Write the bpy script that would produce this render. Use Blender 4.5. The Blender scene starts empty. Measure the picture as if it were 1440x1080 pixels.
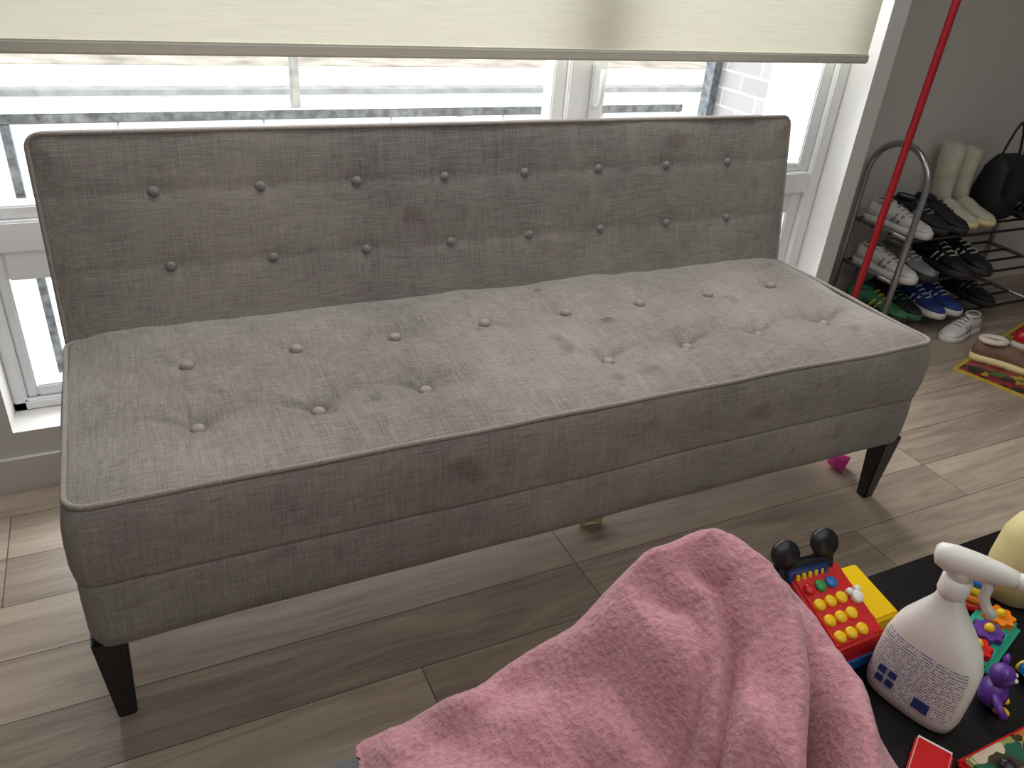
import bpy, bmesh, math, numpy as np
from mathutils import Vector, Matrix, noise
S=bpy.context.scene
# ---------------- camera
CP=(0.1527,-1.0620,1.2481); YAW,PIT,ROL,F=.4838,.5238,.0870,1109.37
fv=np.array([math.sin(YAW)*math.cos(PIT),math.cos(YAW)*math.cos(PIT),-math.sin(PIT)])
rv=np.array([math.cos(YAW),-math.sin(YAW),0]); uv=np.cross(rv,fv)
rr=rv*math.cos(ROL)+uv*math.sin(ROL); uu=-rv*math.sin(ROL)+uv*math.cos(ROL)
cd=bpy.data.cameras.new("camera"); cam=bpy.data.objects.new("camera",cd); S.collection.objects.link(cam)
cam.matrix_world=Matrix(((rr[0],uu[0],-fv[0],CP[0]),(rr[1],uu[1],-fv[1],CP[1]),(rr[2],uu[2],-fv[2],CP[2]),(0,0,0,1)))
cd.sensor_width=36; cd.lens=F/1440*36; cd.clip_start=.02; S.camera=cam
S.view_settings.view_transform='Standard'
def lin(c):
    return tuple(((v/255)/12.92 if v/255<=.04045 else ((v/255+.055)/1.055)**2.4) for v in c)+(1,)
# ---------------- helpers
def mat(name,c,rough=.6,metal=0,var=.08,scale=30,bump=0,spec=.5,bd=.002,sheen=0):
    m=bpy.data.materials.new(name); m.use_nodes=True; nt=m.node_tree; b=nt.nodes["Principled BSDF"]
    b.inputs["Roughness"].default_value=rough; b.inputs["Metallic"].default_value=metal
    b.inputs["Specular IOR Level"].default_value=spec; b.inputs["Sheen Weight"].default_value=sheen
    tc=nt.nodes.new("ShaderNodeTexCoord"); n=nt.nodes.new("ShaderNodeTexNoise"); n.inputs["Scale"].default_value=scale
    n.inputs["Detail"].default_value=4
    nt.links.new(tc.outputs["Object"],n.inputs["Vector"])
    r=nt.nodes.new("ShaderNodeValToRGB"); l=lin(c)
    r.color_ramp.elements[0].position=.3; r.color_ramp.elements[1].position=.7
    r.color_ramp.elements[0].color=tuple(v*(1-var) for v in l[:3])+(1,)
    r.color_ramp.elements[1].color=tuple(min(1,v*(1+var)) for v in l[:3])+(1,)
    nt.links.new(n.outputs["Fac"],r.inputs["Fac"]); nt.links.new(r.outputs["Color"],b.inputs["Base Color"])
    if bump:
        bp=nt.nodes.new("ShaderNodeBump"); bp.inputs["Strength"].default_value=bump; bp.inputs["Distance"].default_value=bd
        nt.links.new(n.outputs["Fac"],bp.inputs["Height"]); nt.links.new(bp.outputs["Normal"],b.inputs["Normal"])
    return m
def link(ob,parent=None):
    S.collection.objects.link(ob)
    if parent is not None: ob.parent=parent
    return ob
def empty(name,loc=(0,0,0),rz=0):
    e=bpy.data.objects.new(name,None); e.empty_display_size=.05; e.location=loc; e.rotation_euler=(0,0,rz); return link(e)
def mesh(name,verts,faces,m,parent=None,smooth=True,loc=None,rot=None):
    me=bpy.data.meshes.new(name); me.from_pydata([tuple(v) for v in verts],[],faces); me.update()
    bm=bmesh.new(); bm.from_mesh(me); bmesh.ops.recalc_face_normals(bm,faces=bm.faces); bm.to_mesh(me); bm.free()
    if m: me.materials.append(m)
    for p in me.polygons: p.use_smooth=smooth
    ob=bpy.data.objects.new(name,me)
    if loc: ob.location=loc
    if rot: ob.rotation_euler=rot
    return link(ob,parent)
def box(name,lo,hi,m,parent=None,bev=0,seg=2,taper=None,rot=None):
    bm=bmesh.new(); bmesh.ops.create_cube(bm,size=1)
    c=[(lo[i]+hi[i])/2 for i in range(3)]; s=[hi[i]-lo[i] for i in range(3)]
    for v in bm.verts:
        v.co=Vector([v.co[i]*s[i] for i in range(3)])
        if taper and v.co.z<0: v.co.x*=taper; v.co.y*=taper
    if bev: bmesh.ops.bevel(bm,geom=bm.edges[:],offset=bev,segments=seg,affect='EDGES')
    me=bpy.data.meshes.new(name); bm.to_mesh(me); bm.free(); me.materials.append(m)
    ob=bpy.data.objects.new(name,me); ob.location=c
    if rot: ob.rotation_euler=rot
    return link(ob,parent)
def tube(name,pts,r,m,parent=None,cyc=False,res=8):
    P=[Vector(p) for p in pts]; n=len(P); verts=[];faces=[]; up=None
    for i in range(n):
        if cyc: t=(P[(i+1)%n]-P[i-1]).normalized()
        else: t=(P[min(i+1,n-1)]-P[max(i-1,0)]).normalized()
        if up is None: up=Vector((0,0,1)) if abs(t.z)<.9 else Vector((1,0,0))
        a=(up-t*up.dot(t)).normalized(); b=t.cross(a); up=a
        for k in range(res):
            an=2*math.pi*k/res; verts.append(P[i]+a*r*math.cos(an)+b*r*math.sin(an))
    for i in range(n if cyc else n-1):
        j=(i+1)%n
        for k in range(res): faces.append((i*res+k,i*res+(k+1)%res,j*res+(k+1)%res,j*res+k))
    if not cyc:
        faces.append(tuple(range(res))); faces.append(tuple((n-1)*res+k for k in range(res)))
    return mesh(name,verts,faces,m,parent)
def rings(name,R,m,parent=None,cap=True,smooth=True,loc=None,rot=None):
    k=len(R[0]); verts=[v for r in R for v in r]; faces=[]
    for i in range(len(R)-1):
        for j in range(k): faces.append((i*k+j,i*k+(j+1)%k,(i+1)*k+(j+1)%k,(i+1)*k+j))
    if cap is True: faces.append(tuple(range(k)))
    if cap: faces.append(tuple((len(R)-1)*k+j for j in range(k)))
    return mesh(name,verts,faces,m,parent,smooth,loc,rot)
def lathe(name,prof,m,parent=None,loc=(0,0,0),rot=None,n=20,sx=1,sy=1):
    return rings(name,[[(r*sx*math.cos(2*math.pi*k/n),r*sy*math.sin(2*math.pi*k/n),z) for k in range(n)] for r,z in prof],m,parent,loc=loc,rot=rot)
def ball(name,c,r,m,parent=None,sc=(1,1,1),n=14):
    return rings(name,[[(c[0]+r*sc[0]*math.sin(a)*math.cos(2*math.pi*k/n),c[1]+r*sc[1]*math.sin(a)*math.sin(2*math.pi*k/n),c[2]+r*sc[2]*math.cos(a)) for k in range(n)] for a in [.05+(math.pi-.1)*i/9 for i in range(10)]],m,parent)
def rrect(x0,x1,y0,y1,r,n=6):
    o=[]
    for cx,cy,a0 in ((x1-r,y0+r,-90),(x1-r,y1-r,0),(x0+r,y1-r,90),(x0+r,y0+r,180)):
        for i in range(n+1):
            a=math.radians(a0+90*i/n); o.append((cx+r*math.cos(a),cy+r*math.sin(a)))
    return o
# ---------------- materials
def mth(nt,op,a,bb):
    n=nt.nodes.new("ShaderNodeMath"); n.operation=op
    for i,v in enumerate((a,bb)):
        if isinstance(v,(int,float)): n.inputs[i].default_value=v
        else: nt.links.new(v,n.inputs[i])
    return n.outputs[0]
def fabric(name,c1,c2):
    m=bpy.data.materials.new(name); m.use_nodes=True; nt=m.node_tree; b=nt.nodes["Principled BSDF"]
    b.inputs["Roughness"].default_value=.9; b.inputs["Specular IOR Level"].default_value=.2
    b.inputs["Sheen Weight"].default_value=.1
    tc=nt.nodes.new("ShaderNodeTexCoord")
    def ns(sc,det=3,s=1):
        mp=nt.nodes.new("ShaderNodeMapping"); mp.inputs["Scale"].default_value=sc
        nt.links.new(tc.outputs["Object"],mp.inputs["Vector"])
        n=nt.nodes.new("ShaderNodeTexNoise"); n.inputs["Scale"].default_value=s; n.inputs["Detail"].default_value=det
        nt.links.new(mp.outputs["Vector"],n.inputs["Vector"]); return n.outputs["Fac"]
    a=ns((22,700,700)); d=ns((700,22,22)); e=ns((2.2,2.2,2.2),4); f=ns((11,11,11),5)
    w=mth(nt,'ADD',mth(nt,'MULTIPLY',a,.36),mth(nt,'MULTIPLY',d,.28))
    w2=mth(nt,'ADD',w,mth(nt,'ADD',mth(nt,'MULTIPLY',e,.24),mth(nt,'MULTIPLY',f,.12)))
    r=nt.nodes.new("ShaderNodeValToRGB"); r.color_ramp.elements[0].position=.35; r.color_ramp.elements[1].position=.65
    r.color_ramp.elements[0].color=lin(c1); r.color_ramp.elements[1].color=lin(c2)
    nt.links.new(w2,r.inputs["Fac"])
    st=ns((9,9,9),2); sr=nt.nodes.new("ShaderNodeMapRange"); sr.inputs[1].default_value=.64; sr.inputs[2].default_value=.74; nt.links.new(st,sr.inputs[0])
    mx=nt.nodes.new("ShaderNodeMix"); mx.data_type='RGBA'; mx.blend_type='MULTIPLY'; mx.inputs[7].default_value=(.74,.71,.70,1)
    nt.links.new(sr.outputs[0],mx.inputs[0]); nt.links.new(r.outputs["Color"],mx.inputs[6]); cur=mx.outputs[2]
    # individual spots on the upholstery (object space)
    spn=nt.nodes.new("ShaderNodeTexNoise"); spn.inputs["Scale"].default_value=90; nt.links.new(tc.outputs["Object"],spn.inputs["Vector"])
    for p,rad,col in (((.51,.150,.485),.024,(.62,.72,.68,1)),((.16,.42,.49),.010,(.9,.6,.55,1)),((1.10,.30,.49),.022,(.62,.55,.53,1)),((1.02,.50,.49),.014,(.7,.6,.58,1)),((1.45,.0,.25),.020,(.6,.57,.56,1)),((1.25,.22,.49),.018,(.78,.68,.64,1)),((.95,.60,.68),.016,(.75,.68,.66,1))):
        ds=nt.nodes.new("ShaderNodeVectorMath"); ds.operation='DISTANCE'; ds.inputs[1].default_value=p; nt.links.new(tc.outputs["Object"],ds.inputs[0])
        dd=mth(nt,'ADD',ds.outputs["Value"],mth(nt,'MULTIPLY',spn.outputs["Fac"],rad*1.6))
        mr=nt.nodes.new("ShaderNodeMapRange"); mr.inputs[1].default_value=rad*1.7; mr.inputs[2].default_value=rad*1.2; nt.links.new(dd,mr.inputs[0])
        m2=nt.nodes.new("ShaderNodeMix"); m2.data_type='RGBA'; m2.blend_type='MULTIPLY'; m2.inputs[7].default_value=col
        nt.links.new(mr.outputs[0],m2.inputs[0]); nt.links.new(cur,m2.inputs[6]); cur=m2.outputs[2]
    nt.links.new(cur,b.inputs["Base Color"])
    bp=nt.nodes.new("ShaderNodeBump"); bp.inputs["Strength"].default_value=.3; bp.inputs["Distance"].default_value=.0012
    nt.links.new(w,bp.inputs["Height"]); nt.links.new(bp.outputs["Normal"],b.inputs["Normal"])
    return m
FAB=fabric("linen_fabric",(105,98,94),(181,173,166))
PIPE=mat("piping_fabric",(152,144,137),.9,var=.25,scale=300)
BLACK=mat("black_wood",(22,20,22),.4,var=.3)
def wood():
    m=bpy.data.materials.new("floor_planks"); m.use_nodes=True; nt=m.node_tree; b=nt.nodes["Principled BSDF"]
    tc=nt.nodes.new("ShaderNodeTexCoord"); mp=nt.nodes.new("ShaderNodeMapping"); mp.inputs["Location"].default_value=(10.4,10.125,0)
    nt.links.new(tc.outputs["Object"],mp.inputs["Vector"])
    br=nt.nodes.new("ShaderNodeTexBrick"); br.inputs["Scale"].default_value=1; br.inputs["Brick Width"].default_value=1.15
    br.inputs["Row Height"].default_value=.148; br.inputs["Mortar Size"].default_value=.0012; br.offset=.37; br.offset_frequency=3
    br.inputs["Color1"].default_value=(0,0,0,1); br.inputs["Color2"].default_value=(1,1,1,1); br.inputs["Mortar"].default_value=(.5,.5,.5,1)
    nt.links.new(mp.outputs["Vector"],br.inputs["Vector"])
    vm=nt.nodes.new("ShaderNodeVectorMath"); vm.operation='MULTIPLY_ADD'; vm.inputs[1].default_value=(7,7,7)
    nt.links.new(br.outputs["Color"],vm.inputs[0]); nt.links.new(mp.outputs["Vector"],vm.inputs[2])
    def ns(sc,det,dist=0):
        q=nt.nodes.new("ShaderNodeMapping"); q.inputs["Scale"].default_value=sc; nt.links.new(vm.outputs[0],q.inputs["Vector"])
        n=nt.nodes.new("ShaderNodeTexNoise"); n.inputs["Scale"].default_value=1; n.inputs["Detail"].default_value=det
        n.inputs["Distortion"].default_value=dist; nt.links.new(q.outputs["Vector"],n.inputs["Vector"]); return n.outputs["Fac"]
    g=ns((2.2,20,1),6,1.4); h=ns((8,170,1),3)
    sp=nt.nodes.new("ShaderNodeSeparateColor"); nt.links.new(br.outputs["Color"],sp.inputs[0])
    f=mth(nt,'ADD',mth(nt,'ADD',mth(nt,'MULTIPLY',g,.42),mth(nt,'MULTIPLY',h,.22)),mth(nt,'MULTIPLY',sp.outputs[0],.16))
    r=nt.nodes.new("ShaderNodeValToRGB"); r.color_ramp.elements[0].position=.20; r.color_ramp.elements[1].position=.66
    r.color_ramp.elements[0].color=lin((118,104,92)); r.color_ramp.elements[1].color=lin((208,193,174))
    e=r.color_ramp.elements.new(.42); e.color=lin((171,154,137))
    nt.links.new(f,r.inputs["Fac"])
    mx=nt.nodes.new("ShaderNodeMix"); mx.data_type='RGBA'; nt.links.new(br.outputs["Fac"],mx.inputs[0])
    nt.links.new(r.outputs["Color"],mx.inputs[6]); mx.inputs[7].default_value=lin((84,72,62))
    nt.links.new(mx.outputs[2],b.inputs["Base Color"])
    b.inputs["Roughness"].default_value=.42
    bp=nt.nodes.new("ShaderNodeBump"); bp.inputs["Strength"].default_value=.15; bp.inputs["Distance"].default_value=.002
    nt.links.new(f,bp.inputs["Height"]); nt.links.new(bp.outputs["Normal"],b.inputs["Normal"])
    return m
WALL=mat("wall_paint",(216,214,210),.8,var=.02,scale=3)
VINYL=mat("white_vinyl",(232,234,236),.45,var=.02)
TRIM=mat("baseboard_paint",(220,217,210),.6,var=.02)
GLASS=bpy.data.materials.new("window_glass"); GLASS.use_nodes=True
nt=GLASS.node_tree; nt.nodes.clear(); o=nt.nodes.new("ShaderNodeOutputMaterial"); mx=nt.nodes.new("ShaderNodeMixShader")
t=nt.nodes.new("ShaderNodeBsdfTransparent"); g=nt.nodes.new("ShaderNodeBsdfGlossy"); g.inputs["Roughness"].default_value=.02
mx.inputs[0].default_value=.04; nt.links.new(t.outputs[0],mx.inputs[1]); nt.links.new(g.outputs[0],mx.inputs[2]); nt.links.new(mx.outputs[0],o.inputs[0])
# ---------------- room
YW=.765; YE=1.06
box("floor",(-3,-4.5,-.1),(5,1.2,0),wood())
wx0,wx1=-.17,2.26
box("wall_window_left",(-3,YW,0),(wx0,YW+.18,2.5),WALL)
box("wall_window_sill",(wx0,YW,0),(wx1,YW+.18,.155),WALL)
box("wall_window_header",(wx0,YW,2.1),(wx1,YW+.18,2.5),WALL)
box("wall_window_pier",(wx1,YW,0),(2.33,YE+.14,2.5),WALL)
box("wall_entry",(2.33,YE,0),(5,YE+.14,2.5),WALL)
box("wall_right",(5,-4.5,0),(5.1,1.2,2.5),WALL)
box("wall_left",(-3.1,-4.5,0),(-3,.945,2.5),WALL)
box("wall_rear",(-3,-4.6,0),(5,-4.5,2.5),WALL)
box("ceiling",(-3.1,-4.6,2.5),(5.1,1.2,2.6),WALL)
box("baseboard_window",(-3,YW-.012,0),(2.33,YW,.09),TRIM)
box("baseboard_entry",(2.33,YE-.012,0),(5,YE,.09),TRIM)
W=empty("window_1")
fy0,fy1=.86,.93
def fr(n,x0,x1,z0,z1,dy=0): box(n,(x0,fy0+dy,z0),(x1,fy1,z1),VINYL,W,.004)
fr("frame_left",wx0,wx0+.03,.155,2.1); fr("frame_right",wx1-.05,wx1,.155,2.1); fr("frame_bottom",wx0,wx1,.155,.18); fr("frame_top",wx0,wx1,2.05,2.1)
fr("mullion",1.255,1.305,.155,2.1)
for i,(a,b,sl,sr) in enumerate(((wx0+.03,1.255,.025,.04),(1.305,wx1-.05,.075,.05))):
    fr("transom_%d"%i,a,b,.55,.62)
    for z0,z1 in ((.18,.55),(.62,2.05)):
        t_=.07 if z0<.5 else .045
        fr("sash_l",a,a+sl,z0,z1,.015); fr("sash_r",b-sr,b,z0,z1,.015); fr("sash_b",a+sl,b-sr,z0,z0+.03,.015); fr("sash_t",a+sl,b-sr,z1-t_,z1,.015)
        box("glass_pane",(a+sl,.905,z0+.03),(b-sr,.908,z1-t_),GLASS,W)
box("handle_plate",(1.33,.862,.80),(1.352,.876,.95),VINYL,W,.004)
tube("handle_lever",[(1.341,.862,.84),(1.341,.840,.845),(1.341,.832,.87),(1.341,.836,.94)],.007,VINYL,W)
# blind
BL=bpy.data.materials.new("roller_blind"); BL.use_nodes=True; nt=BL.node_tree; nt.nodes.clear()
o=nt.nodes.new("ShaderNodeOutputMaterial"); mx=nt.nodes.new("ShaderNodeMixShader"); d=nt.nodes.new("ShaderNodeBsdfDiffuse"); t=nt.nodes.new("ShaderNodeBsdfTranslucent")
tc=nt.nodes.new("ShaderNodeTexCoord"); mp=nt.nodes.new("ShaderNodeMapping"); mp.inputs["Scale"].default_value=(9,1,300); n=nt.nodes.new("ShaderNodeTexNoise"); n.inputs["Scale"].default_value=1
nt.links.new(tc.outputs["Object"],mp.inputs[0]); nt.links.new(mp.outputs[0],n.inputs["Vector"])
r=nt.nodes.new("ShaderNodeValToRGB"); r.color_ramp.elements[0].color=lin((203,199,180)); r.color_ramp.elements[1].color=lin((224,220,203)); nt.links.new(n.outputs["Fac"],r.inputs[0])
nt.links.new(r.outputs[0],d.inputs[0]); nt.links.new(r.outputs[0],t.inputs[0]); mx.inputs[0].default_value=.15
nt.links.new(d.outputs[0],mx.inputs[1]); nt.links.new(t.outputs[0],mx.inputs[2]); nt.links.new(mx.outputs[0],o.inputs[0])
B=empty("roller_blind")
mesh("blind_fabric",[(-.16,.777,.99),(2.225,.777,.99),(2.225,.777,2.1),(-.16,.777,2.1)],[(0,1,2,3)],BL,B)
box("bottom_rail",(-.16,.766,.972),(2.225,.787,.998),mat("blind_rail",(196,192,180),.5,var=.03),B,.004)
tube("blind_roller",[(-.16,.80,2.07),(2.225,.80,2.07)],.02,VINYL,B,res=12)
# ---------------- exterior
box("ground",(-30,1.25,-.6),(40,60,-.4),mat("street_slush",(200,202,201),.9,var=.12,scale=3))
ST=empty("street")
box("street_curb",(-30,7.5,-.41),(40,7.7,-.35),mat("curb_concrete",(170,170,166),.9,var=.2,scale=6),ST)
box("sidewalk",(-30,7.7,-.41),(40,9.0,-.37),mat("sidewalk_snow",(226,226,222),.9,var=.06,scale=4),ST)
box("lawn",(-30,9.0,-.41),(40,60,-.36),mat("leafy_lawn",(190,180,162),.9,var=.4,scale=2.2),ST)
DARK=mat("dark_metal",(84,88,91),.6,var=.7,scale=40)
BG=mat("baluster_grey",(190,192,194),.5)
FN=empty("balcony_railing")
box("top_rail",(-1.2,1.585,.662),(2.2,1.615,.69),DARK,FN,.003)
box("bottom_rail",(-1.2,1.59,-.3),(2.2,1.61,-.27),BG,FN)
for x in (-.13,1.25,2.19): box("rail_post",(x-.012,1.588,-.4),(x+.012,1.612,.66),DARK if x<0 else BG,FN)
for k in range(8): tube("baluster",[(-1.1+.42*k,1.6,-.28),(-1.1+.42*k,1.6,.66)],.004,BG,FN,res=5)
PST=empty("street_post")
box("post",(1.70,6.86,-.40),(1.78,6.94,1.2),mat("weathered_post",(180,178,166),.9,var=.2,scale=10),PST,.01)
def brick():
    m=bpy.data.materials.new("exterior_brick"); m.use_nodes=True; nt=m.node_tree; b=nt.nodes["Principled BSDF"]
    tc=nt.nodes.new("ShaderNodeTexCoord")
    br=nt.nodes.new("ShaderNodeTexBrick"); br.inputs["Scale"].default_value=1; br.inputs["Brick Width"].default_value=.22; br.inputs["Row Height"].default_value=.075; br.inputs["Mortar Size"].default_value=.005
    br.inputs["Color1"].default_value=lin((148,145,144)); br.inputs["Color2"].default_value=lin((136,133,133)); br.inputs["Mortar"].default_value=lin((166,165,163))
    sx=nt.nodes.new("ShaderNodeSeparateXYZ"); cx=nt.nodes.new("ShaderNodeCombineXYZ")
    nt.links.new(tc.outputs["Object"],sx.inputs[0]); nt.links.new(mth(nt,'ADD',sx.outputs[1],sx.outputs[0]),cx.inputs[0]); nt.links.new(sx.outputs[2],cx.inputs[1]); nt.links.new(cx.outputs[0],br.inputs["Vector"])
    nt.links.new(br.outputs["Color"],b.inputs["Base Color"]); b.inputs["Roughness"].default_value=.9
    return m
box("wall_exterior_brick",(2.62,1.25,-.6),(3.2,1.9,2.6),brick())
box("exterior_downpipe",(2.58,1.9,-.4),(2.64,1.96,2.6),DARK)
# ---------------- sofa
L,D,H,HL,HS,T,A=1.83,.548,.467,.188,.319,.856,.081
sofa=empty("sofa")
FB=[(.20+.2075*i,.172) for i in range(8)]; RB=[(.205+.209*i,.388) for i in range(8)]
def ztop(x,y):
    e=min(x,L-x,y,D-y+.1); z=H+.021*(1-math.exp(-max(e,0)/.05))
    for k,(bx,by) in enumerate(FB+RB):
        if k==3: continue
        dx,dy=x-bx,y-by
        if abs(dx)>.25 or abs(dy)>.25: continue
        kk=1.15 if k<8 else .75
        r_=math.sqrt(dx*dx+dy*dy)
        z-=kk*(.011*math.exp(-max(r_-.012,0)/.014)+.011*math.exp(-(dx*dx*.5+dy*dy)/.0034))
        an=math.atan2(dy,dx); z-=kk*.0020*math.cos(an*6+k)*math.exp(-((r_-.038)/.022)**2)
    for by in (.172,.388):
        k_=1 if by<.2 else .5
        m_=1 if (by>.2 or abs(x-.82)>.12) else .35
        ph=math.pi*(x-.20)/.208; yc=by+.022*abs(math.sin(ph))
        z-=k_*m_*(.0065*math.exp(-((y-yc)/.009)**2)*(.25+.75*abs(math.cos(ph))**1.5)+.005*math.exp(-((y-by)/.035)**2))*min(1,max(e,0)/.12)
    z+=.008*noise.noise(Vector((x*4,y*5,0)))+.0028*noise.noise(Vector((x*18,y*12,4)))
    return z
nx,ny=420,140
vs=[];fs=[]
for j in range(ny+1):
    for i in range(nx+1):
        x=L*i/nx; y=D*j/ny; r=.03
        cx=min(max(x,r),L-r); cy=max(y,r)
        dx,dy=x-cx,y-cy
        if dx and dy:
            s=max(abs(dx),abs(dy))/max(math.hypot(dx,dy),1e-9); x2,y2=cx+dx*s,cy+dy*s
        else: x2,y2=x,y
        vs.append((x2,y2,ztop(x,y)))
for j in range(ny):
    for i in range(nx):
        a=j*(nx+1)+i; fs.append((a,a+1,a+nx+2,a+nx+1))
mesh("seat_top",vs,fs,FAB,sofa)
prof=[(.471,0),(.462,.006),(.45,.011),(.43,.015),(.40,.017),(.36,.016),(.33,.0135),(.321,.0125),(.3195,.0105),(.318,.0115),(.31,.0125),(.28,.014),(.22,.012),(.192,.008),(.188,.004)]
def dense(x0,x1,y0,y1,r):
    p=rrect(x0,x1,y0,y1,r,6); o=[]
    for i in range(len(p)):
        a=p[i]; b=p[(i+1)%len(p)]; n=max(1,int(math.hypot(b[0]-a[0],b[1]-a[1])/.03))
        for k in range(n): o.append((a[0]+(b[0]-a[0])*k/n,a[1]+(b[1]-a[1])*k/n))
    return o
base=dense(0,L,0,D+.02,.035); R=[]
for z,o_ in prof:
    ring=[]
    for x,y in base:
        nxv=(-1 if x<.035 else (1 if x>L-.035 else 0)); nyv=(-1 if y<.035 else (1 if y>D-.015 else 0))
        w_=.005*noise.noise(Vector((x*5,z*8,y*6)))
        ring.append((x+nxv*(o_+w_),y+nyv*(o_+w_),z+.0035*math.sin(x*5+1)*(1 if .25<z<.36 else 0)))
    R.append(ring)
rings("seat_body",R,FAB,sofa,cap='end')
rg=dense(-.002,L+.002,-.002,D,.032)
tube("piping",[(x,y,H+.003+.005*noise.noise(Vector((x*4,y*5,1)))) for x,y in rg],.0052,PIPE,sofa,cyc=True)
BTN=mat("button_fabric",(168,159,151),.85,var=.2,scale=300)
def button(n,loc,nrm,r=.013):
    q=Vector(nrm).to_track_quat('Z','Y').to_matrix()
    R=[]
    for rad,h in ((r*.8,-.006),(r,.001),(r,.005),(r*.85,.009),(r*.5,.0115),(r*.1,.0125)):
        R.append([tuple(Vector(loc)+q@Vector((rad*math.cos(2*math.pi*k/16),rad*math.sin(2*math.pi*k/16),h))) for k in range(16)])
    rings(n,R,BTN,sofa)
for i,(x,y) in enumerate(FB+RB):
    if i==3: continue
    button("seat_button",(x,y,ztop(x,y)+.004),(0,0,1),.0125)
BV=Vector((0,A,T-H)); BLn=BV.length; BV.normalize(); BN=Vector((0,-BV.z,BV.y)); O=Vector((0,D,H)); TH=.095
v0=-.16
def bp_(x,v,d): return O+Vector((x,0,0))+BV*v+BN*d
BR=[(.20+.203*i,.285) for i in range(8)]+[(.21+.203*i,.137) for i in range(8)]
def dep(x,v):
    e=min(x,L-x,v+.3,BLn-v); d=.010*(1-math.exp(-max(e,0)/.04))
    for bx,bv in BR:
        if abs(x-bx)>.15: continue
        r2=(x-bx)**2*.5+(v-bv)**2; d-=.003*math.exp(-r2/.0004)+.003*math.exp(-r2/.005)
    for bv in (.285,.137): d-=.0012*math.exp(-((v-bv)/.012)**2)
    return d+.004*noise.noise(Vector((x*4,v*5,7)))
vs=[];fs=[];nv=90
for j in range(nv+1):
    for i in range(nx+1):
        x=L*i/nx; v=v0+(BLn-v0)*j/nv; r=.025
        cx=min(max(x,r),L-r); cv=min(v,BLn-r); dx,dv=x-cx,v-cv; x2,v2=x,v
        if dx and dv:
            s=max(abs(dx),abs(dv))/max(math.hypot(dx,dv),1e-9); x2,v2=cx+dx*s,cv+dv*s
        vs.append(bp_(x2,v2,dep(x,v)))
for j in range(nv):
    for i in range(nx):
        a=j*(nx+1)+i; fs.append((a,a+1,a+nx+2,a+nx+1))
mesh("backrest_front",vs,fs,FAB,sofa)
rg=rrect(0,L,v0,BLn,.025,6)
R=[[bp_(x,v,d) for x,v in rg] for d in (0,-.02,-TH+.0,)]
rings("backrest_body",R,FAB,sofa,cap='end')
for nm,d in (("piping_front",0),("piping_rear",-TH)):
    tube(nm,[bp_(x,v,d) for x,v in rg],.0045,PIPE,sofa,cyc=True)
BTN=mat("back_button_fabric",(136,129,124),.85,var=.2,scale=300)
for x,v in BR: button("back_button",bp_(x,v,dep(x,v)-.004),BN,.011)
for i,(x,y) in enumerate(((.013,.021),(L-.013,.021),(.013,D-.02),(L-.013,D-.02))):
    box("leg_%d"%(i+1),(x-.027,y-.027,0),(x+.027,y+.027,HL+.01),BLACK,sofa,.003,taper=.55)
# ---------------- foreground table
TB=empty("coffee_table"); TZ=.40
TM=mat("black_lacquer",(18,17,19),.32,var=.3)
box("table_top",(-.25,-1.02,TZ-.04),(1.75,-.485,TZ),TM,TB,.006)
for x in (-.2,1.7):
    for y in (-.98,-.53): box("table_leg",(x-.03,y-.03,0),(x+.03,y+.03,TZ-.04),TM,TB,.004)
# ---------------- blanket
xs=[.0,.12,.22,.30,.40,.50,.56,.60,.64,.70,.76,.81,.85,.87,.878]; hs=[.38,.38,.38,.402,.452,.488,.535,.59,.62,.625,.615,.565,.50,.43,.38]
def sm(a,b,x):
    t=min(max((x-a)/(b-a),0),1); return t*t*(3-2*t)
CRY=[.5,.54,.60,.66,.72,.80,.95]; CRX=[.705,.73,.762,.755,.715,.64,.54]
def hz(x,y):
    yy=-.53-y
    sh=.12*max(yy,0)-.10*sm(.06,.4,yy)*(1-sm(.45,.7,x))
    hr=float(np.interp(x+sh,xs,hs))-TZ
    if x<.45 and yy>0: hr=max(hr,(.05+.1*sm(0,.3,yy))*sm(.30-1.6*yy,.42-1.2*yy,x))
    g=1-.34*sm(0,.35,yy) if yy>0 else 1
    far=1 if y<-.53 else math.sqrt(max(0,1-((y+.53)/.058)**2))
    h=hr*g
    cx=float(np.interp(-y,CRY,CRX)); m1=sm(-.505,-.55,y)
    dx=x-cx
    cr=math.exp(-(dx/.006)**2) if dx<0 else math.exp(-(dx/.020)**1.3)
    h-=(.12+.05*sm(-.6,-.68,y))*cr*m1*min(1,hr/.12)
    h+=.030*math.exp(-((dx-.075)/.028)**2)*sm(-.52,-.62,y)
    h+=.034*math.exp(-((dx+.028)/.030)**2)*m1
    for k,(off,amp,w_) in enumerate(((-.085,.020,.010),(-.15,.013,.012))):
        cxx=cx+off+.03*math.sin((y+.6)*9+k)
        mm=sm(-.535,-.60,y)
        h-=amp*math.exp(-((x-cxx)/w_)**2)*mm; h+=amp*.6*math.exp(-((x-cxx-.025)/.02)**2)*mm
    nz=noise.noise(Vector((x*5,y*6,2)))
    mk=sm(.2,.4,x)*(1-sm(cx-.10,cx-.02,x))
    h+=mk*(.010*math.sin((y*1.0-x*.32)*2*math.pi/.095+nz*3)*(.6+nz)+.007*math.sin((y*.5+x)*2*math.pi/.12+nz*4))
    h+=.004*noise.noise(Vector((x*14,y*14,5)))+.0018*noise.noise(Vector((x*45,y*45,5)))
    return TZ,max(h,min(hr,.02)),far
def hzz(x,y):
    b,h,f=hz(x,y); return TZ+(h+.012*sm(0,.02,h))*f if h>0 else TZ+h
vs=[];fs=[]; X0,X1,Y0,Y1=.10,.92,-1.0,-.472; nx2,ny2=400,260; Z=[]
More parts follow.
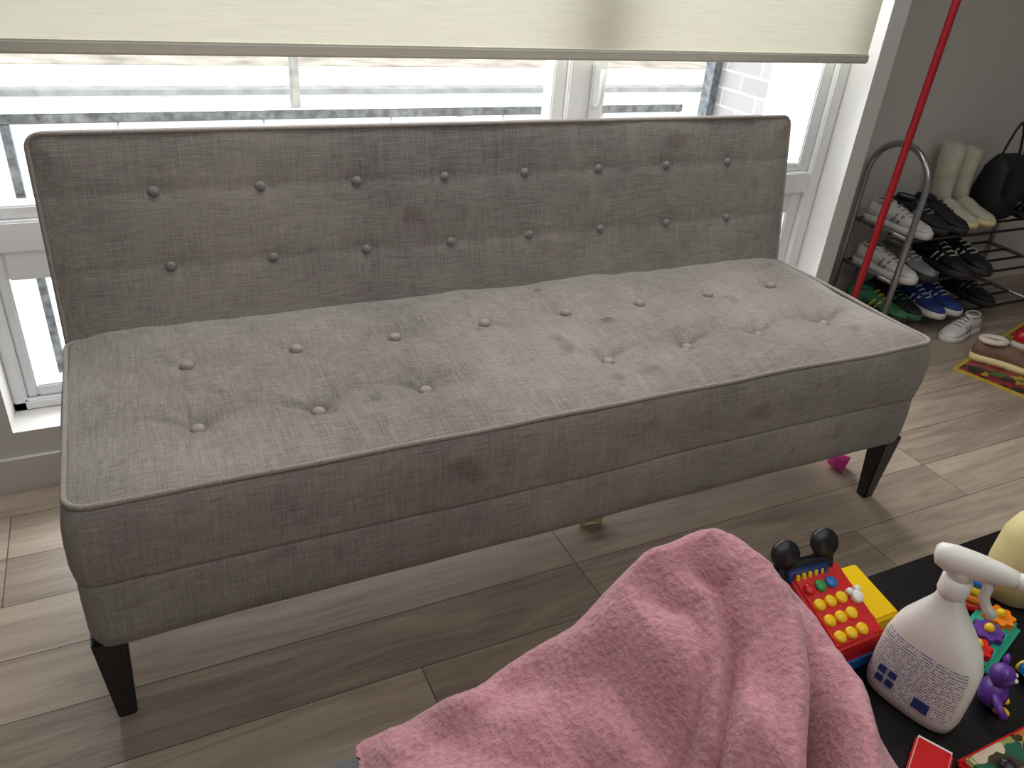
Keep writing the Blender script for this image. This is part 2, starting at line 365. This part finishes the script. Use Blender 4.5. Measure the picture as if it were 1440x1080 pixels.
for j in range(ny2+1):
    for i in range(nx2+1):
        x=X0+(X1-X0)*i/nx2; y=Y0+(Y1-Y0)*(j/ny2); z=hzz(x,y)
        z+=.0012*noise.noise(Vector((x*120,y*120,9)))
        if j==ny2: z=TZ+.001
        Z.append(z); vs.append((x,y,max(z,TZ+.0008)))
for j in range(ny2):
    for i in range(nx2):
        a=j*(nx2+1)+i; q=(a,a+1,a+nx2+2,a+nx2+1)
        if max(Z[k] for k in q)>TZ+.002: fs.append(q)
bl=mesh("fleece_blanket",vs,fs,mat("pink_fleece",(196,140,147),.95,var=.14,scale=150,bump=1,spec=.05,bd=.004,sheen=.3))
bm=bmesh.new(); bm.from_mesh(bl.data); bmesh.ops.delete(bm,geom=[v for v in bm.verts if not v.link_faces],context='VERTS'); bm.to_mesh(bl.data); bm.free()
# ---------------- toys
RED=mat("red_plastic",(205,28,30),.3,var=.03); YEL=mat("yellow_plastic",(245,200,20),.3,var=.03); BLU=mat("blue_plastic",(40,120,190),.3,var=.03)
BPL=mat("black_plastic",(24,24,26),.35,var=.1); GRN=mat("green_plastic",(50,150,70),.35,var=.03); TEAL=mat("teal_plastic",(40,170,140),.35,var=.03)
PUR=mat("purple_plastic",(92,50,140),.35,var=.05); ORA=mat("orange_plastic",(240,130,30),.35); WHT=mat("white_plastic",(236,234,226),.35,var=.02); CRM=mat("cream_plastic",(238,222,160),.4,var=.03)
PKP=mat("pink_plastic",(240,70,170),.3,var=.03)
CR=empty("toy_cash_register",(.936,-.56,TZ))
def wedge(n,x0,x1,y0,y1,zn,zf,m,z0=0):
    bm=bmesh.new(); v=[bm.verts.new(c) for c in ((x0,y0,z0),(x1,y0,z0),(x1,y1,z0),(x0,y1,z0),(x0,y0,zn),(x1,y0,zn),(x1,y1,zf),(x0,y1,zf))]
    for f in ((0,1,2,3),(4,5,6,7),(0,1,5,4),(1,2,6,5),(2,3,7,6),(3,0,4,7)): bm.faces.new([v[i] for i in f])
    bmesh.ops.recalc_face_normals(bm,faces=bm.faces); bmesh.ops.bevel(bm,geom=bm.edges[:],offset=.004,segments=3,affect='EDGES')
    me=bpy.data.meshes.new(n); bm.to_mesh(me); bm.free(); me.materials.append(m); return link(bpy.data.objects.new(n,me),CR)
wedge("base_tray",-.035,.075,-.06,.05,.028,.03,BLU)
wedge("keypad_body",-.035,.055,-.058,.048,.06,.10,RED,.02)
wedge("side_tray",.056,.105,-.04,.05,.06,.075,YEL,.01)
sl=math.atan2(.04,.106)
for a in range(3):
    for b in range(4):
        x=-.02+.02*a; y=-.045+.022*b; z=.06+(y+.058)*.377
        mm=[GRN,BLU,YEL,RED][(a+b)%4] if b==3 else YEL
        lathe("key",[(.0085,-.002),(.0085,.004),(.007,.006),(.001,.0065)],mm,CR,(x,y,z),(sl,0,0),14)
for dx,dy,r_ in ((0,0,.009),(-.007,.009,.005),(.007,.009,.005)): lathe("mouse_key",[(r_,-.002),(r_,.005),(r_*.8,.007),(.0005,.007)],WHT,CR,(.043+dx,-.008+dy,.081+dy*.37),(sl,0,0),12)
box("price_display",(-.055,.044,.075),(.045,.056,.118),BPL,CR,.004,rot=(-.35,0,-.1))
box("display_window",(-.04,.039,.088),(.03,.046,.108),mat("lcd_panel",(40,60,110),.2),CR,.002,rot=(-.35,0,-.1))
for k in range(5): box("price_digit",(-.030+.011*k,.036,.094),(-.024+.011*k,.040,.103),YEL,CR,.001,rot=(-.35,0,-.1))
for x in (-.042,.03): lathe("ear",[(.001,-.005),(.02,-.005),(.021,0),(.02,.005),(.001,.005)],BPL,CR,(x,.058,.130),(math.pi/2-.5,0,-.2),20)
# spray bottle
SB=empty("spray_bottle",(.985,-.685,TZ),math.radians(14)); n=32
def sq(a,p): return (abs(math.cos(a))**p*(1 if math.cos(a)>0 else -1),abs(math.sin(a))**p*(1 if math.sin(a)>0 else -1))
R=[]
for z,wy,wx in ((0,.050,.024),(.004,.057,.029),(.02,.060,.032),(.06,.060,.033),(.10,.058,.033),(.125,.050,.031),(.145,.037,.027),(.162,.026,.021),(.175,.018,.017),(.186,.015,.015),(.194,.014,.014)):
    R.append([(wx*sq(a,.7)[0],wy*sq(a,.7)[1]+(.010*max(0,(z-.11)/.08)),z) for a in [2*math.pi*k/n for k in range(n)]])
rings("bottle_body",R,WHT,SB)
def label():
    m=bpy.data.materials.new("printed_label"); m.use_nodes=True; nt=m.node_tree; b=nt.nodes["Principled BSDF"]; b.inputs["Roughness"].default_value=.4
    tc=nt.nodes.new("ShaderNodeTexCoord"); sp=nt.nodes.new("ShaderNodeSeparateXYZ"); nt.links.new(tc.outputs["Object"],sp.inputs[0])
    rows=mth(nt,'GREATER_THAN',mth(nt,'SINE',mth(nt,'MULTIPLY',sp.outputs[2],1500),0),.1)
    n_=nt.nodes.new("ShaderNodeTexNoise"); n_.inputs["Scale"].default_value=350; nt.links.new(tc.outputs["Object"],n_.inputs["Vector"])
    f=mth(nt,'MULTIPLY',rows,mth(nt,'GREATER_THAN',n_.outputs["Fac"],.47))
    mx=nt.nodes.new("ShaderNodeMix"); mx.data_type='RGBA'; mx.inputs[6].default_value=lin((232,232,228)); mx.inputs[7].default_value=lin((120,128,160)); nt.links.new(f,mx.inputs[0]); nt.links.new(mx.outputs[2],b.inputs["Base Color"]); return m
R=[]
for z,wy,wx in ((.022,.0605,.0328),(.06,.0607,.0338),(.10,.0587,.0338),(.112,.0552,.0328)):
    R.append([(-wx*abs(math.cos(a))**.7,wy*abs(math.sin(a))**.7*(1 if math.sin(a)>0 else -1),z) for a in [-1.0+2.1*k/16 for k in range(17)]])
k=17; vs=[v for r_ in R for v in r_]; fs=[(i*k+j,i*k+j+1,(i+1)*k+j+1,(i+1)*k+j) for i in range(3) for j in range(16)]
mesh("label",vs,fs,label(),SB)
NAVY=mat("navy_print",(50,62,120),.4)
for yy,zz in ((.036,.036),(.022,.036),(.036,.052),(.022,.052)): box("label_mark",(-.0345,yy-.005,zz-.005),(-.0325,yy+.005,zz+.005),NAVY,SB)
box("label_barcode",(-.0345,-.03,.028),(-.0325,-.010,.044),NAVY,SB)
HD=bpy.data.objects.new("trigger_head",None); link(HD,SB); HD.rotation_euler=(0,0,.35); HD.location=(0,.010,.008)
lathe("collar",[(.016,.180),(.0175,.184),(.0175,.203),(.013,.207)],WHT,HD)
R=[]
for t_,h_,w_,zc in ((.034,.006,.008,.232),(.030,.014,.013,.230),(.014,.019,.016,.228),(-.01,.018,.015,.229),(-.035,.014,.012,.231),(-.052,.011,.010,.231),(-.056,.008,.008,.231)):
    R.append([(w_*math.cos(a),t_,zc+h_*math.sin(a)) for a in [2*math.pi*k/16 for k in range(16)]])
rings("spray_head",R,WHT,HD)
lathe("head_neck",[(.013,.203),(.013,.214),(.015,.228)],WHT,HD)
lathe("nozzle",[(.010,0),(.010,.014),(.006,.015)],WHT,HD,(0,-.055,.231),(math.pi/2,0,0))
tube("trigger",[(0,-.024,.222),(0,-.032,.207),(0,-.032,.192),(0,-.040,.178),(0,-.050,.170)],.0062,WHT,HD)
# other toys and containers
CC=empty("cream_bottle",(1.31,-.595,TZ)); CC.scale=(1.15,1.15,1.1)
lathe("body",[(.03,0),(.036,.004),(.038,.05),(.036,.10),(.028,.125),(.016,.135),(.016,.15)],CRM,CC); lathe("cap",[(.019,.148),(.019,.172),(.015,.175)],YEL,CC)
SK=empty("toy_stacking_rings",(1.225,-.59,TZ))
for i,mm in enumerate((RED,ORA,YEL,BLU,WHT)):
    rr_=.03-.003*i; tube("ring",[(rr_*.6*math.cos(a),rr_*.6*math.sin(a),.010+.014*i) for a in [2*math.pi*k/20 for k in range(20)]],.0085,mm,SK,cyc=True)
lathe("spindle",[(.006,0),(.006,.085),(.001,.09)],WHT,SK)
GT=empty("toy_gear_board",(1.17,-.655,TZ),.3)
box("board",(-.07,-.03,0),(.07,.03,.02),TEAL,GT,.008,3)
for i,(x,mm) in enumerate(((-.045,RED),(0,PUR),(.045,ORA))):
    pts=[]
    for kk in range(32):
        a=2*math.pi*kk/32; q=.019+(.003 if (kk//2)%2 else -.001); pts.append((x+q*math.cos(a),q*math.sin(a)))
    rings("gear",[[(a,b,.02) for a,b in pts],[(a,b,.03) for a,b in pts]],mm,GT,smooth=False)
    ball("gear_knob",(x,0,.034),.007,YEL,GT)
PF=empty("toy_figure",(1.085,-.728,TZ),.6); PF.scale=(.8,.8,.8)
ball("torso",(0,0,.028),.028,PUR,PF,(1,.8,1)); ball("head",(0,0,.068),.02,PUR,PF)
for s_ in (-1,1):
    ball("ear",(s_*.02,0,.086),.01,PUR,PF,(1,.5,1)); tube("arm",[(s_*.02,0,.04),(s_*.038,-.01,.03),(s_*.045,-.02,.022)],.007,PUR,PF); ball("foot",(s_*.014,-.018,.008),.01,YEL,PF,(1,1.4,.7)); ball("eye",(s_*.007,-.018,.072),.004,WHT,PF)
TC=empty("toy_train",(1.20,-.735,TZ),-.2)
box("chassis",(-.04,-.018,.008),(.04,.018,.026),BLU,TC,.004); box("cab",(.008,-.016,.026),(.038,.016,.055),RED,TC,.004); lathe("boiler",[(.001,0),(.013,0),(.013,.04),(.001,.042)],GRN,TC,(-.036,0,.036),(0,math.pi/2,0)); lathe("chimney",[(.004,0),(.006,.018)],YEL,TC,(-.024,0,.046))
for x in (-.025,.0,.025):
    for s_ in (-1,1): lathe("wheel",[(.001,0),(.01,0),(.01,.005),(.001,.006)],YEL,TC,(x,s_*.018,.010),(math.pi/2*-s_,0,0),14)
def multicol(nm="printed_playboard",sc=45,cols=None):
    m=bpy.data.materials.new(nm); m.use_nodes=True; nt=m.node_tree; b=nt.nodes["Principled BSDF"]; b.inputs["Roughness"].default_value=.3
    tc=nt.nodes.new("ShaderNodeTexCoord"); ds=nt.nodes.new("ShaderNodeTexNoise"); ds.inputs["Scale"].default_value=sc*.6
    vm=nt.nodes.new("ShaderNodeVectorMath"); vm.operation='MULTIPLY_ADD'; vm.inputs[1].default_value=(1.2/sc,)*3
    nt.links.new(tc.outputs["Object"],ds.inputs["Vector"]); nt.links.new(ds.outputs["Color"],vm.inputs[0]); nt.links.new(tc.outputs["Object"],vm.inputs[2])
    v=nt.nodes.new("ShaderNodeTexVoronoi"); v.inputs["Scale"].default_value=sc; nt.links.new(vm.outputs[0],v.inputs["Vector"])
    sp=nt.nodes.new("ShaderNodeSeparateColor"); nt.links.new(v.outputs["Color"],sp.inputs[0])
    r=nt.nodes.new("ShaderNodeValToRGB"); r.color_ramp.interpolation='CONSTANT'; cols=cols or [(50,110,65),(205,190,155),(40,95,75),(150,150,90),(215,200,170),(70,60,45),(110,160,160),(200,120,60)]
    while len(r.color_ramp.elements)<8: r.color_ramp.elements.new(.5)
    for i,c in enumerate(cols): r.color_ramp.elements[i].position=i/8; r.color_ramp.elements[i].color=lin(c)
    nt.links.new(sp.outputs[0],r.inputs[0]); nt.links.new(r.outputs[0],b.inputs["Base Color"]); return m
PB=empty("toy_play_board",(1.12,-.87,TZ),0)
box("board",(-.155,-.085,.008),(.175,.09,.018),multicol(),PB,.003); box("border",(-.16,-.09,0),(.18,.095,.012),RED,PB,.004)
for x,y,mm in ((-.12,.06,BPL),(.0,.05,WHT),(.06,.06,BLU),(-.05,.02,GRN),(-.06,.07,YEL),(.1,.02,PUR)): ball("knob",(x,y,.024),.011,mm,PB,(1,1,.6))
BK=empty("toy_book",(.925,-.765,TZ),.5)
box("cover",(-.032,-.022,0),(.032,.022,.012),RED,BK,.003); box("pages",(-.03,-.02,.002),(.034,.020,.010),WHT,BK)
n=26; vs=[];fs=[]
for j in range(n):
    for i in range(n):
        x=.87+.075*i/(n-1); y=-.87+.06*j/(n-1); vs.append((x,y,TZ+.003+.010*abs(noise.noise(Vector((x*30,y*30,0))))+.012*math.sin(math.pi*i/(n-1))*math.sin(math.pi*j/(n-1))))
for j in range(n-1):
    for i in range(n-1): a=j*n+i; fs.append((a,a+1,a+n+1,a+n))
mesh("yellow_cloth",vs,fs,mat("yellow_microfiber",(225,205,60),.95,scale=300,bump=.5,var=.2))
# ---------------- under / near sofa
PT=empty("pink_toy_cup",(1.825,.165,0))
lathe("cup",[(.001,.002),(.018,.002),(.022,.02),(.026,.05),(.023,.05),(.018,.02),(.001,.006)],PKP,PT,(0,0,.026),(math.pi/2+.15,0,.5))
tube("handle",[(.0,.0,.04),(.01,.03,.055),(.03,.03,.045),(.03,.0,.03)],.005,PKP,PT)
PN=empty("toy_banana",(1.05,.175,0))
tube("peel",[(-.03,0,.012),(-.01,.006,.014),(.012,.004,.014),(.03,-.01,.012)],.011,mat("cream_toy",(240,228,140),.5),PN)
# ---------------- shoes
def shoe(name,loc,rz,mu,ms,mi,s=1,shaft=0,stripe=None,tilt=0):
    E=empty(name,loc,rz); E.scale=(s,s,s); E.rotation_euler=(0,tilt,rz)
    N=16; ts=[0,.02,.07,.15,.27,.4,.52,.65,.78,.9,.97,1.0]
    wd=[.010,.024,.032,.034,.031,.030,.035,.041,.042,.034,.020,.008]; tp=[.05,.075,.085,.085,.082,.085,.078,.062,.052,.045,.036,.028]
    R=[]
    for t_,w_,h_ in zip(ts,wd,tp):
        ring=[]
        for k in range(N):
            a=2*math.pi*k/N; c,s_=math.cos(a),math.sin(a)
            y=w_*(abs(c)**.75)*(1 if c>0 else -1)*(1-.35*max(s_,0)); z=.018+(h_-.018)*(.5+.5*s_)
            ring.append((-.13+.26*t_,y,z))
        R.append(ring)
    rings("upper",R,mu,E)
    ol=[(-.132+.264*t_,w_+.004) for t_,w_ in zip(ts,wd)]
    pts=ol+[(x,-y) for x,y in reversed(ol)]
    rings("sole",[[(x,y,0) for x,y in pts],[(x*1.01,y*1.03,.012) for x,y in pts],[(x,y,.024) for x,y in pts]],ms,E)
    if shaft:
        R=[]
        for z,rx,ry,ox in ((.05,.05,.032,-.06),(.10,.045,.034,-.07),(.16,.046,.038,-.075),(shaft,.05,.042,-.078),(shaft,.044,.037,-.078),(shaft-.05,.040,.033,-.076)):
            R.append([(ox+rx*math.cos(2*math.pi*k/18),ry*math.sin(2*math.pi*k/18),z) for k in range(18)])
        rings("shaft",R,mu,E)
    else:
        lathe("opening",[(.001,.080),(.024,.081),(.031,.090),(.034,.088),(.033,.078)],mu,E,(-.075,0,0),sx=1.25,sy=.85)
        lathe("lining",[(.001,0),(.026,.002),(.027,.004)],mi,E,(-.075,0,.083),sx=1.25,sy=.85)
        for k in range(4):
            x=-.012+.019*k; tube("lace",[(x,-.018,.080-.008*k),(x+.004,0,.088-.009*k),(x,.018,.080-.008*k)],.0028,mi if stripe is None else stripe,E,res=6)
        for sd in (-1,1):
            for k in range(2): x=.0+.025*k; tube("side_stripe",[(x-.012,sd*.036,.030),(x+.004,sd*.030,.06)],.004,stripe or mi,E,res=6)
    return E
SW=mat("shoe_white",(222,220,215),.6); SK_=mat("shoe_black",(32,32,35),.6,var=.3); SBL=mat("shoe_blue",(38,62,130),.6,var=.2); SGR=mat("shoe_green",(60,120,80),.6,var=.3); SG=mat("shoe_grey",(140,142,146),.6); BEI=mat("boot_beige",(208,203,184),.6); BRN=mat("slipper_brown",(128,100,84),.8,var=.2); FLE=mat("slipper_fleece",(228,216,200),.95,scale=200,bump=.6)
DK=mat("shoe_dark_sole",(50,48,48),.7)
CH=mat("chrome_tube",(178,180,184),.28,metal=.85,var=.03)
RK=empty("shoe_rack"); rx0,rx1,ry0,ry1=2.65,3.55,.745,1.01
def hoop(x):
    pts=[(x,ry0,0),(x,ry0,.3),(x,ry0,.56)]; c=(ry0+ry1)/2; r_=(ry1-ry0)/2
    for k in range(1,12):
        a=math.pi*k/12; pts.append((x,c-r_*math.cos(a),.56+r_*math.sin(a)))
    pts+=[(x,ry1,.56),(x,ry1,.3),(x,ry1,0)]
    tube("hoop",pts,.012,CH,RK,res=10)
hoop(rx0); hoop(rx1)
for z in (.38,.21,.05):
    for y in (ry0,ry0+.09,ry1-.09,ry1): tube("shelf_rod",[(rx0,y,z),(rx1,y,z)],.0055,SK_,RK)
    for x in (rx0+.02,rx1-.02): tube("end_bar",[(x,ry0,z),(x,ry1,z)],.009,CH,RK)
u=-math.pi/2
z1,z2,z3=.3875,.2175,.0575; ym=(ry0+ry1)/2
shoe("sneaker",(2.715,ym-.02,z1),u+.15,SW,SW,SG); shoe("sneaker",(2.84,ym,z1),u,SK_,DK,SG); shoe("sneaker",(2.935,ym-.01,z1),u,SK_,DK,SK_)
shoe("winter_boot",(3.04,ym+.02,z1),u,BEI,CRM,DK,.95,.29); shoe("winter_boot",(3.14,ym+.02,z1),u,BEI,CRM,DK,.95,.27)
shoe("sneaker",(3.42,ym-.02,z1),u,SK_,DK,SG)
shoe("sneaker",(2.71,ym-.03,z2),u+.1,SW,SW,SG); shoe("sneaker",(2.82,ym-.03,z2),u,SG,DK,SW)
shoe("sneaker",(3.0,ym-.04,z2),u-.1,SK_,DK,SK_,1.1,stripe=SW); shoe("sneaker",(3.12,ym-.04,z2),u-.1,SK_,DK,SK_,1.1,stripe=SW)
shoe("sneaker",(2.715,ym-.04,z3),u+.2,SGR,SK_,BLU,stripe=YEL); shoe("sneaker",(2.82,ym-.03,z3),u,SK_,SGR,SG,stripe=GRN)
shoe("sneaker",(2.93,ym-.05,z3),u,SBL,SW,SW); shoe("sneaker",(3.03,ym-.05,z3),u-.05,SBL,SW,SW); shoe("sneaker",(3.25,ym-.03,z3),u,SK_,DK,SG)
shoe("sneaker",(3.0,.655,0),math.pi+.2,SW,SW,SG,.9)
HB=empty("handbag",(3.28,ym+.02,z1))
HB.scale=(1.15,1.15,1.5)
R=[]
for z,wx_,wy_ in ((0,.06,.05),(.01,.072,.06),(.07,.075,.065),(.13,.065,.05),(.16,.055,.02),(.163,.04,.008)):
    R.append([(wx_*sq(a,.6)[0],wy_*sq(a,.6)[1],z) for a in [2*math.pi*k/24 for k in range(24)]])
rings("bag_body",R,SK_,HB)
tube("strap",[(-.05+.10*k/12,0,.15+.09*math.sin(math.pi*k/12)) for k in range(13)],.004,SK_,HB)
box("flap",(-.06,-.07,.06),(.06,-.057,.13),SK_,HB,.006)
RG=empty("entry_rug",(2.72,.46,0),.28)
box("rug_field",(.015,-.585,.0),(.93,-.015,.007),multicol("floral_rug",26,[(120,30,35),(40,35,40),(150,40,45),(60,110,60),(130,30,40),(190,150,60),(50,30,35),(150,60,70)]),RG); box("rug_border",(0,-.6,0),(.945,0,.005),mat("rug_yellow_border",(200,170,60),.95),RG)
def slipper(loc,rz):
    E=shoe("slipper",loc,rz,BRN,CRM,FLE,.95)
    for c in list(E.children):
        if c.name.startswith(("lace","side_stripe")): bpy.data.objects.remove(c)
    tube("fleece_collar",[(-.072+.042*math.cos(a),.030*math.sin(a),.088+.004*math.cos(a)) for a in [2*math.pi*k/24 for k in range(24)]],.011,FLE,E,cyc=True)
slipper((2.93,.40,.008),-1.0)
shoe("sneaker",(3.17,.42,.008),-1.2,RED,SW,PKP,.85)
RP=empty("broom"); tube("handle",[(2.418,.72,0.02),(2.44,.725,.3),(2.502,.75,1.16),(2.56,.77,1.9)],.0125,mat("red_handle",(170,30,38),.35,var=.08),RP,res=12)
lathe("handle_cap",[(.001,0),(.012,0),(.015,.01),(.015,.06),(.012,.065)],BPL,RP,(2.4175,.72,0))
# ---------------- light
w=bpy.data.worlds.new("world"); S.world=w; w.use_nodes=True; bg=w.node_tree.nodes["Background"]; bg.inputs[0].default_value=lin((238,243,250)); bg.inputs[1].default_value=2.2
def area(n,loc,tgt,sx,sy,e,c=(1,1,1)):
    l=bpy.data.lights.new(n,'AREA'); l.shape='RECTANGLE'; l.size=sx; l.size_y=sy; l.energy=e; l.color=c
    ob=bpy.data.objects.new(n,l); ob.location=loc; ob.rotation_euler=(Vector(tgt)-Vector(loc)).to_track_quat('-Z','Y').to_euler(); return link(ob)
area("sky_light",(1.3,3.3,2.0),(1.0,.4,.5),5,1.7,420,(.96,.98,1))
area("blind_glow_fill",(1.04,.72,1.72),(1.04,-.35,.45),2.3,.6,25,(.97,.985,1))  # added lamp indoors, stands in for daylight glowing through the upper blind
area("overhead_fill",(.9,-1.6,2.45),(.9,-1.6,0),3,2,26,(.98,.99,1))  # added fill lamp overhead to brighten the room, no actual fixture
